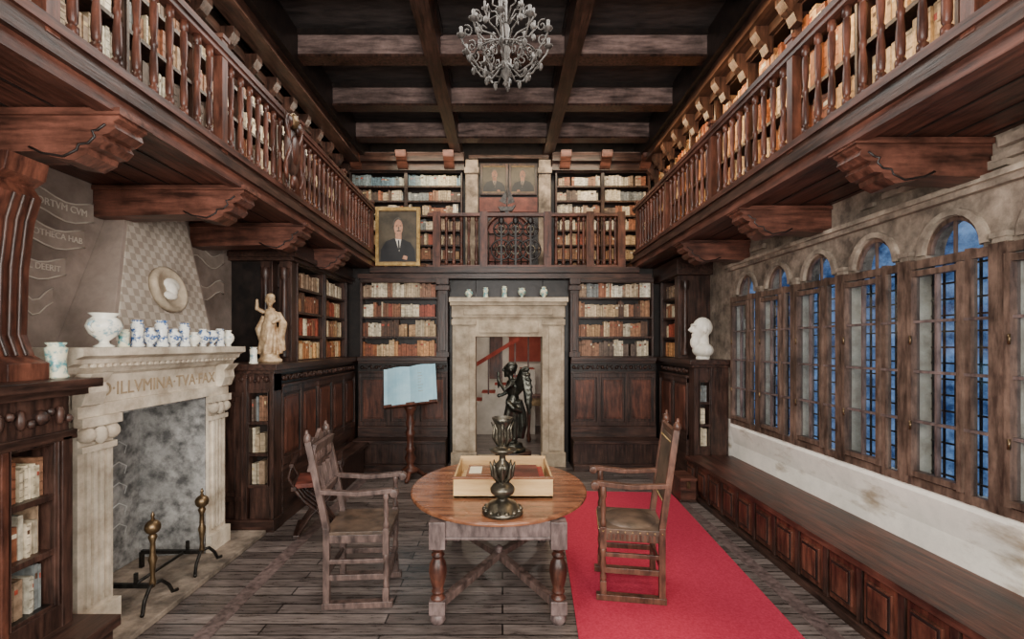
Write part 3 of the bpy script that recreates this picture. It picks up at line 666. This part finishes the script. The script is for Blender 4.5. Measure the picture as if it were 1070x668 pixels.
# ------------------------------------------------------------------ RIGHT BENCH
m=M('wall_bench')
f=F((2.38,-1.2),(0,1),(-1,0)); L=7.35
f.box(m,0,L,-.57,0,0.001,.42,W_BLK); f.box(m,0,L,-.57,.03,.42,.47,W_REDY); f.box(m,0,L,-.01,.04,0,.06,W_Y)
n=22; w=L/n
for i in range(n):
    a=i*w
    f.box(m,a,a+.05,0,.02,.06,.42,W_V)
    f.box(m,a+.06,a+w-.01,0,.012,.08,.41,W_RED)
    f.box(m,a+.09,a+w-.04,0,.025,.12,.37,W_RED); f.box(m,a+.1,a+w-.05,0,.03,.13,.36,W_BLK); f.box(m,a+.115,a+w-.065,0,.036,.145,.345,W_RED)
m.build(bevel=.003)
def headparts(m,c,s,mt,face=(-1,0),beard=False):
    fx,fy=face
    def P(a,b,z): return (c[0]+s*(a*fx-b*fy),c[1]+s*(a*fy+b*fx),c[2]+s*z)
    m.sph(P(-.012,0,.02),(s*.095,s*.08,s*.1) if abs(fx)>.5 else (s*.08,s*.095,s*.1),mt,16,12)
    m.sph(P(.03,0,-.03),(s*.06,s*.055,s*.09),mt,14,10)
    m.tube([P(.085,0,.035),P(.115,0,-.01),P(.095,0,-.025)],[s*.012,s*.02,s*.014],mt,8)
    m.sph(P(.083,0,-.055),(s*.016,s*.025,s*.008),mt,10,6); m.sph(P(.083,0,-.07),(s*.014,s*.02,s*.008),mt,10,6)
    m.sph(P(.075,0,-.1),(s*.022,s*.025,s*.022),mt,10,6)
    m.tube([P(.08,-.05,.04),P(.09,0,.045),P(.08,.05,.04)],s*.012,mt,6)
    for e in (-1,1): m.sph(P(-.01,e*.078,-.01),(s*.022,s*.012,s*.03),mt,8,6)
    if beard: m.sph(P(.06,0,-.13),(s*.05,s*.05,s*.07),mt,12,8)
m=M('plaster_bust')
headparts(m,(0,0,.40),1.35,BUST,(-1,0),True)
m.tube([(.02,0,.33),(.03,0,.2),(.02,0,.12)],[.07,.075,.1],BUST,14)
m.sph((.02,0,.12),(.13,.17,.1),BUST,16,10); m.lathe((.02,0,0),[(.09,0),(.09,.03),(.06,.06),(.08,.12)],BUST,14)
m.build(loc=(2.66,6.4,1.701),remesh=.008)
m=M('wooden_chest'); m.box(2.14,2.33,5.75,6.1,.02,.26,W_REDX); m.box(2.13,2.335,5.73,6.12,.26,.29,W_REDX); m.box(2.13,2.335,5.73,6.12,0.004,.03,W_V); m.box(2.21,2.25,5.72,5.75,.17,.25,BRASS); m.build(bevel=.005)
# ------------------------------------------------------------------ carpet
m=M('carpet')
c0=Vector((.42,2.0));d=Vector((.066,1)).normalized();p=Vector((d.y,-d.x)); Wd=1.45; Lg=4.2
cs=[c0,c0+p*Wd,c0+p*Wd+d*Lg,c0+d*Lg]
m.hexa([(v.x,v.y,.001) for v in cs]+[(v.x,v.y,.01) for v in cs],CARPET); m.build()
# ------------------------------------------------------------------ TABLE
m=M('refectory_table')
TX,TY=-.03,3.95; TZ=.74
m.lathe((TX,TY,TZ-.035),[(.96,0),(1,.01),(1,.028),(.985,.035),(.3,.035)],W_TAB,64,False,.71,.85)
LX=(-.44,.38); LY=(3.26,4.62)
def turned(m,x,y):
    m.box(x-.055,x+.055,y-.055,y+.055,.52,.704,W_GREY)
    m.lathe((x,y,.17),[(.05,0),(.05,.01),(.03,.03),(.045,.05),(.035,.07),(.05,.12),(.062,.19),(.055,.24),(.034,.28),(.048,.3),(.03,.32),(.05,.34),(.052,.352)],W_RED,16)
    m.box(x-.055,x+.055,y-.055,y+.055,.08,.17,W_GREY); m.lathe((x,y,0),[(.035,0),(.055,.03),(.05,.065),(.03,.08)],W_GREY,14)
for x in LX:
    for y in LY: turned(m,x,y)
x0,x1=LX;y0_,y1_=LY
for y in LY: m.box(x0-.03,x1+.03,y-.03,y+.03,.58,.703,W_GREY); m.box(x0-.03,x1+.03,y-.04,y+.04,.58,.6,W_GREY)
for x in LX: m.box(x-.03,x+.03,y0_,y1_,.581,.702,W_GREY)
for (a,b) in (((x0,y0_),(x1,y1_)),((x1,y0_),(x0,y1_))):
    A=Vector((*a,.125));B=Vector((*b,.125)); C=(A+B)/2+Vector((0,0,.05))
    m.beam(A,C,.06,.05,W_CHAIR); m.beam(C,B,.06,.05,W_CHAIR)
m.lathe(((x0+x1)/2,(y0_+y1_)/2,.15),[(.05,0),(.055,.03),(.03,.05),(.035,.08),(.01,.1)],W_GREY,12)
m.build(bevel=.004)
m=M('display_case')
bx0,bx1,by0,by1=-.37,.38,3.6,4.25; z=TZ+.001
m.box(bx0,bx1,by0,by1,z,z+.02,W_LITE)
m.box(bx0,bx1,by0,by0+.015,z,z+.15,W_LITE); m.box(bx0,bx1,by1-.015,by1,z,z+.17,W_LITE)
for x in (bx0,bx1-.015): m.box(x,x+.015,by0+.001,by1-.001,z,z+.155,W_LITE)
m.box(bx0-.008,bx1+.008,by0-.008,by0+.02,z+.145,z+.16,W_TAB); m.box(bx0+.36,bx0+.372,by0+.01,by1-.01,z,z+.13,W_LITE)
m.box(bx0+.04,bx0+.34,by0+.05,by1-.08,z+.02,z+.07,W_LITE); m.box(bx0+.08,bx0+.3,by0+.2,by1-.12,z+.07,z+.12,W_TAB); m.box(bx0+.1,bx0+.2,by0+.25,by1-.2,z+.12,z+.125,PAPER)
m.box(bx0+.4,bx1-.04,by0+.05,by1-.06,z+.02,z+.09,REDCL); m.box(bx0+.45,bx1-.09,by0+.15,by1-.12,z+.09,z+.12,REDPANEL)
m.build(bevel=.002)
m=M('bronze_vessel')
pr=[(.125,0),(.13,.012),(.12,.03),(.1,.045),(.085,.07),(.045,.085),(.03,.1),(.05,.115),(.075,.14),(.078,.165),(.06,.19),(.03,.21),(.025,.24),(.045,.27),(.055,.3),(.04,.33),(.022,.35),(.02,.38),(.075,.41),(.085,.425),(.05,.43),(.03,.45),(.04,.48),(.05,.52),(.04,.56),(.055,.6),(.068,.63),(.055,.635),(.035,.61)]
m.lathe((0,0,0),pr,BRONZE2,24)
for k in range(14):
    a=2*pi*k/14; m.sph((.112*math.cos(a),.112*math.sin(a),.03),(.018,.018,.016),BRONZE2,7,5)
for k in range(8):
    a=2*pi*k/8; ca,sa=math.cos(a),math.sin(a)
    m.tube([(.03*ca,.03*sa,.21),(.06*ca,.06*sa,.25),(.07*ca,.07*sa,.31),(.078*ca,.078*sa,.34)],[.012,.014,.01,.004],BRONZE2,6)
    m.tube([(.03*ca,.03*sa,.45),(.055*ca,.055*sa,.5),(.05*ca,.05*sa,.56),(.07*ca,.07*sa,.6)],[.01,.014,.01,.004],BRONZE2,6)
m.build(loc=(0,3.29,TZ+.001),scale=(1.1,1.1,1.04))
m=M('statue_pedestal')
m.lathe((0,0,0),[(.2,0),(.2,.05),(.15,.08),(.08,.12),(.07,.3),(.09,.45),(.07,.55),(.14,.64),(.2,.67),(.2,.72)],W_V,20)
m.build(loc=(.12,5.3,0))
m=M('winged_bronze_figure')
B=BRONZE
m.lathe((0,0,0),[(.16,0),(.16,.03),(.13,.05),(.12,.09),(.1,.1)],B,20)
m.tube([(.03,.0,.1),(.04,0,.3),(.02,0,.5)],[.035,.045,.065],B,10)
m.tube([(-.1,.02,.11),(-.03,.02,.17),(-.03,.02,.3),(-.05,-.02,.36),(0,-.01,.52)],[.022,.03,.042,.045,.065],B,10)
m.tube([(.03,-.05,.105),(-.04,-.06,.105)],[.025,.02],B,8)
m.sph((.01,0,.54),(.08,.07,.08),B); m.tube([(.01,0,.52),(.02,0,.62),(.015,0,.72),(0,0,.79)],[.075,.062,.085,.05],B,12)
m.tube([(0,0,.78),(-.01,0,.84)],[.03,.028],B,8)
headparts(m,(-.015,0,.9),.72,B,(-1,0))
m.sph((.01,0,.935),(.06,.055,.05),B)
m.tube([(0,-.09,.75),(-.08,-.12,.68),(-.13,-.09,.77)],[.032,.026,.02],B,8); m.sph((-.14,-.085,.79),(.025,.02,.025),B)
m.tube([(.02,.09,.75),(-.04,.13,.64),(-.12,.11,.6)],[.032,.026,.02],B,8); m.sph((-.14,.11,.6),(.025,.02,.025),B)
m.tube([(-.145,-.08,.7),(-.145,-.08,.88)],[.012,.02],B,7)
m.tube([(.07,-.02,.56),(.11,0,.42),(.12,0,.28),(.1,0,.14)],[.05,.055,.055,.04],B,8)
m.tube([(-.05,-.05,.55),(.02,-.07,.48),(.1,-.04,.45)],[.03,.035,.03],B,8)
for s in (-1,1):
    for k in range(8):
        a=k/7
        root=Vector((.05,s*.05,.76-.02*k)); mid=Vector((.12+.03*a,s*(.1+.02*a),.88-.16*a)); tip=Vector((.19+.03*math.sin(a*3),s*(.13),.92-.5*a))
        m.tube([root,mid,mid.lerp(tip,.6),tip],[.02,.034,.032,.014],B,6)
m.build(loc=(.1,5.3,.721),remesh=.008)
m=M('carved_gilt_statue'); G=GOLD
m.lathe((0,0,0),[(.13,0),(.13,.03),(.1,.05),(.1,.09)],G,14)
m.tube([(.0,.02,.08),(-.02,0,.25),(0,0,.42)],[.1,.09,.075],G,12)
for k in range(7):
    a=k*.9; m.tube([(.12*math.cos(a),.08*math.sin(a),.09),(.09*math.cos(a+.3),.07*math.sin(a+.3),.25),(.05*math.cos(a+.5),.05*math.sin(a+.5),.44)],[.026,.026,.016],G,6)
m.tube([(0,0,.4),(.02,0,.5),(0,0,.58)],[.065,.075,.045],G,10); m.tube([(0,0,.57),(0,0,.62)],.024,G,8)
headparts(m,(0,0,.67),.6,G,(.4,-.9)); m.sph((0,0.01,.71),(.05,.05,.04),G)
m.tube([(-.06,0,.54),(-.13,-.03,.58),(-.12,-.05,.68)],[.026,.024,.016],G,8); m.tube([(.06,0,.54),(.12,-.04,.46),(.07,-.1,.42)],[.026,.024,.018],G,8)
m.tube([(.08,.03,.54),(.14,.02,.42),(.11,.02,.27),(.15,.02,.12)],[.025,.045,.045,.02],G,8); m.tube([(-.07,.02,.5),(-.13,.02,.36),(-.1,.02,.2)],[.03,.045,.025],G,8)
m.build(loc=(-2.6,5.35,1.701),remesh=.008,scale=(1.0,1.0,1.03))
# ------------------------------------------------------------------ LECTERN
m=M('book_lectern')
for a in range(3):
    t=a*2*pi/3+.5; m.tube([(0,0,.14),(.12*math.cos(t),.12*math.sin(t),.1),(.2*math.cos(t),.2*math.sin(t),.035),(.25*math.cos(t),.25*math.sin(t),.03)],[.035,.035,.03,.025],W_RED,8)
m.lathe((0,0,.1),[(a*1.5,b) for a,b in [(.07,0),(.08,.04),(.04,.08),(.03,.12),(.055,.2),(.03,.28),(.05,.32),(.03,.36),(.035,.5),(.05,.56),(.03,.6),(.045,.7),(.03,.78),(.04,.85),(.06,.9),(.06,.93)]],W_RED,14)
m.x=Matrix.Translation((0,-.02,1.32))@Matrix.Rotation(-.12,4,'Y')@Matrix.Rotation(math.radians(65),4,'X')
m.box(-.37,.37,-.27,.27,-.05,-.03,W_RED); m.box(-.37,.37,-.29,-.25,-.05,.02,W_RED)
for s in (-1,1):
    n=8; prof=[(0,.0)]+[(s*.37*i/n,.035*math.sin(pi*min(1,(i/n)*1.15)) if i<n else .004) for i in range(1,n+1)]+[(s*.37,-.025),(0,-.025)]
    m.ext(prof,'y',-.27,.29,BLUEP)
for k in range(7): m.box(.12,.16+R(0,.05),.16-k*.045,.164-k*.045,.034,.0375,INKO)
m.build(loc=(-1.3,6.75,0))
# ------------------------------------------------------------------ CHAIRS
def chair(name,loc,rz,w=.52,d=.44,top=1.2,seat=.5,arm=.8,leather=False,wd=W_CHAIR,lean=.13):
    m=M(name); hw=w/2-.025; hd=d/2-.02; t=.045
    for s in (-1,1):
        y=s*hw
        m.beam((-hd,y,0),(-hd,y,seat+.05),t,t,wd); m.beam((-hd,y,seat+.04),(-hd-lean,y,top),t,t*.9,wd)
        m.sph((-hd-lean-.005,y,top+.02),(.028,.028,.04),wd,10,8); m.sph((-hd-lean-.01,y,top+.06),(.014,.014,.025),wd,8,6)
        m.box(hd-t/2,hd+t/2,y-t/2,y+t/2,0,.14,wd); m.box(hd-t/2,hd+t/2,y-t/2,y+t/2,.38,seat+.04,wd)
        m.lathe((hd,y,.14),[(.02,0),(.024,.03),(.015,.06),(.023,.12),(.016,.18),(.024,.22),(.02,.24)],wd,10)
        m.lathe((hd,y,seat+.04),[(.02,0),(.024,.03),(.014,.06),(.022,.13),(.015,.2),(.024,.22),(.022,arm-seat-.05)],wd,10)
        m.box(-hd-.03,hd+.05,y-.028,y+.028,0.002,.045,wd); m.box(-hd,hd,y-.012,y+.012,.2,.24,wd); m.box(-hd,hd,y-.012,y+.012,.32,.35,wd)
        m.box(-hd,hd,y-.015,y+.015,seat-.06,seat-.003,wd)
        m.beam((-hd-.05,y,arm+.01),(0,y,arm-.01),.05,.03,wd); m.beam((0,y,arm-.01),(hd+.05,y,arm+.01),.055,.032,wd)
        m.x=Matrix.Translation((hd+.06,y,arm-.008))@Matrix.Rotation(pi/2,4,'X'); m.lathe((0,0,-.03),[(.03,0),(.03,.06)],wd,14); m.x=None
    m.box(hd-.015,hd+.015,-hw,hw,.16,.25,wd); m.box(hd-.02,hd+.02,-hw,hw,seat-.06,seat-.004,wd); m.box(-hd-.015,-hd+.015,-hw,hw,seat-.06,seat-.004,wd); m.box(-hd-.01,-hd+.01,-hw,hw,.22,.26,wd)
    for k in range(-2,3): m.sph((hd+.012,k*hw*.36,.205),(.008,.03,.03),wd,8,6)
    def bx(z): return -hd-lean*(z-seat-.04)/(top-seat-.04)
    if leather:
        m.box(-hd-.02,hd+.03,-hw-.02,hw+.02,seat-.005,seat+.03,LEATHER)
        m.sph((0,0,seat+.025),(hd,hw,.03),LEATHER,16,8)
        m.hexa([(bx(seat+.22)-.01,-hw,seat+.22),(bx(seat+.22)+.015,-hw,seat+.22),(bx(seat+.22)+.015,hw,seat+.22),(bx(seat+.22)-.01,hw,seat+.22),
                (bx(top-.06)-.01,-hw,top-.06),(bx(top-.06)+.015,-hw,top-.06),(bx(top-.06)+.015,hw,top-.06),(bx(top-.06)-.01,hw,top-.06)],LEATHER)
        m.beam((bx(top-.04),-hw,top-.04),(bx(top-.04),hw,top-.04),.03,.07,wd,(.1,0,1))
        for k in range(12):
            y=-hw+.02+k*(2*hw-.04)/11
            for z in (seat+.24,top-.1): m.sph((bx(z)+.018,y,z),.007,STUD,6,4)
            m.sph((hd+.032,y,seat+.012),.007,STUD,6,4)
        for s in (-1,1):
            for k in range(9): x=-hd+k*(2*hd)/8; m.sph((x,s*(hw+.022),seat+.012),.007,STUD,6,4)
            for k in range(14): x=-hd+k*(2*hd)/13; m.box(x,x+.012,s*(hw+.014)-.004,s*(hw+.014)+.004,seat-.05,seat,LEATHER)
    else:
        m.box(-hd-.02,hd+.03,-hw-.02,hw+.02,seat-.002,seat+.022,LEATHER)
        m.beam((bx(top-.12),-hw,top-.12),(bx(top-.12),hw,top-.12),.03,.2,wd,(.2,0,1))
        crest=[(-hw,0),(-hw*.7,.05),(-hw*.35,.03),(0,.09),(hw*.35,.03),(hw*.7,.05),(hw,0)]
        m.ext([(y,top-.03+z) for y,z in crest],'x',bx(top)-.005,bx(top)+.02,wd)
        for k in range(-3,4): m.sph((bx(top-.12)+.016,k*hw*.26,top-.12),(.012,.03,.05),wd,8,6)
        m.beam((bx(seat+.28),-hw,seat+.28),(bx(seat+.28),hw,seat+.28),.025,.06,wd,(.2,0,1))
        for k in (-1,0,1): m.beam((bx(seat+.28),k*.1,seat+.28),(bx(top-.2),k*.1,top-.2),.03,.02,wd)
    m.build(loc=loc,rz=rz,bevel=.003)
chair('armchair',(-1.07,3.68,0.001),math.radians(4),w=.5,d=.46,top=1.2,seat=.53,arm=.83)
chair('armchair',(.99,3.74,.0105),math.radians(180-9),w=.5,d=.46,top=1.27,seat=.5,arm=.85,leather=True,wd=W_CHAIR2,lean=.1)
m=M('folding_stool')
for y in (0,.12,.24,.36):
    m.tube([(-.2,y,.48),(-.12,y,.36),(.05,y,.2),(.17,y,.02)],.018,W_V,7); m.tube([(.2,y,.48),(.12,y,.36),(-.05,y,.2),(-.17,y,.02)],.018,W_V,7)
for s in (-1,1):
    m.box(s*.2-.025,s*.2+.025,-.06,.42,.47,.51,W_V); m.box(s*.18-.03,s*.18+.03,-.05,.41,0,.035,W_V); m.box(s*.22-.02,s*.22+.02,-.06,.42,.7,.735,W_V)
    for y in (-.03,.39): m.tube([(s*.2,y,.5),(s*.25,y,.6),(s*.22,y,.71)],.015,W_V,7)
m.box(-.19,.19,-.04,.4,.49,.53,REDPANEL)
m.build(loc=(-1.85,4.75,0.003),rz=.3,bevel=.004)
# ------------------------------------------------------------------ CHANDELIER
m=M('chandelier')
m.x=Matrix.Translation(Vector((.03,4.5,4.6)))
m.lathe((0,0,-.28),[(.005,0),(.03,.03),(.012,.06),(.05,.12),(.03,.18),(.015,.25),(.05,.34),(.02,.42),(.04,.55),(.015,.62),(.015,.95)],IRONG,12)
for k in range(10):
    a=2*pi*k/10+.2; ca,sa=math.cos(a),math.sin(a)
    def P(r,z): return (r*ca,r*sa,z)
    m.tube([P(.04,-.08),P(.14,-.17),P(.26,-.12),P(.34,.0),P(.4,.08),P(.42,.14)],[.009]*6,IRONG,6)
    m.lathe((.42*ca,.42*sa,.13),[(.01,0),(.04,.02),(.045,.03),(.013,.035),(.016,.1)],IRONG,8)
    m.tube([P(.16+.06*(1-t/14)*math.cos(t*.7),.0+.07*(1-t/14)*math.sin(t*.7)) for t in range(13)],.007,IRONG,5)
    m.tube([P(.3+.05*(1-t/14)*math.cos(t*.7+2),-.03+.06*(1-t/14)*math.sin(t*.7+2)) for t in range(13)],.006,IRONG,5)
    m.tube([P(.36+.05*(1-t/14)*math.cos(t*.7+1),.2+.06*(1-t/14)*math.sin(t*.7+1)) for t in range(13)],.006,IRONG,5)
    m.tube([P(.03,.1),P(.12,.2),P(.22,.22),P(.28,.3),P(.24,.37),P(.2,.33)],[.008]*6,IRONG,6)
    m.tube([P(.02,.3),P(.1,.42),P(.18,.4),P(.17,.48)],[.007]*4,IRONG,6)
    m.sph(P(.34,-.05),(.022,.022,.04),IRONG,6,5); m.sph(P(.2,-.18),(.02,.02,.04),IRONG,6,5); m.sph(P(.27,.22),(.022,.022,.035),IRONG,6,5)
    m.lathe((.28*ca,.28*sa,.3),[(.01,0),(.03,.02),(.01,.03),(.012,.08)],IRONG,7)
m.tube([(.3*math.cos(2*pi*i/24),.3*math.sin(2*pi*i/24),-.02) for i in range(25)],.008,IRONG,5)
m.tube([(0,0,.6),(0,0,1.02)],.012,IRONG,6)
m.build()
# ------------------------------------------------------------------ LIGHTS, WORLD, CAMERA
def area(name,loc,target,sx,sy,power,color=(1,1,1)):
    l=bpy.data.lights.new(name,'AREA'); l.shape='RECTANGLE'; l.size=sx; l.size_y=sy; l.energy=power; l.color=color
    o=bpy.data.objects.new(name,l); bpy.context.scene.collection.objects.link(o); o.location=loc
    o.rotation_euler=(Vector(target)-Vector(loc)).to_track_quat('-Z','Y').to_euler(); return o
area('studio_light_main',(0,-1.2,2.4),(0,6,1.5),2.4,1.4,255,(1,.95,.87))
area('studio_light_left',(-1.7,.0,1.5),(2.9,4,.8),.9,1.2,80,(1,.96,.9))
area('studio_light_right',(1.7,.0,1.6),(-3,4,1.4),.9,1.2,88,(1,.95,.88))
area('ceiling_wash_light',(0,1.0,3.4),(0,6.5,5.6),1.5,.8,110,(1,.94,.9))
area('room_top_light',(0,5.0,5.2),(0,5.3,0),2.0,2.4,135,(1,.95,.88))
area('gallery_light_left',(-2.35,3.8,5.05),(-2.95,3.8,4.1),.2,8,85,(1,.88,.7)).rotation_euler=(0,math.radians(30),0)
area('gallery_light_right',(2.28,3.8,5.05),(2.95,3.8,4.1),.2,8,150,(1,.68,.36)).rotation_euler=(0,math.radians(-30),0)
area('gallery_light_back',(0,7.9,5.2),(0,8.6,4.2),4,.2,60,(1,.84,.6))
area('stairhall_light',(0,9.5,2.85),(0,9.6,0),1.5,1.5,26,(1,.9,.78))
w=bpy.data.worlds.new('dusk_sky'); bpy.context.scene.world=w; w.use_nodes=True
nt=w.node_tree;N=nt.nodes;L=nt.links;bg=N['Background']
tc=N.new('ShaderNodeTexCoord'); n=N.new('ShaderNodeTexNoise'); n.inputs['Scale'].default_value=26; n.inputs['Detail'].default_value=8; n.inputs['Roughness'].default_value=.7
L.new(tc.outputs['Generated'],n.inputs['Vector']); r=N.new('ShaderNodeValToRGB')
r.color_ramp.elements[0].position=.4; r.color_ramp.elements[0].color=(.02,.06,.17,1); r.color_ramp.elements[1].position=.66; r.color_ramp.elements[1].color=(.28,.47,.85,1)
L.new(n.outputs[0],r.inputs[0]); L.new(r.outputs[0],bg.inputs[0]); bg.inputs[1].default_value=.8
cam=bpy.data.cameras.new('camera'); co=bpy.data.objects.new('camera',cam); bpy.context.scene.collection.objects.link(co)
co.location=(0,0,1.9); co.rotation_euler=(pi/2,0,0); cam.sensor_width=36; cam.lens=36*500/1070; cam.shift_x=.0093; cam.shift_y=.0243; cam.clip_start=.05
bpy.context.scene.camera=co
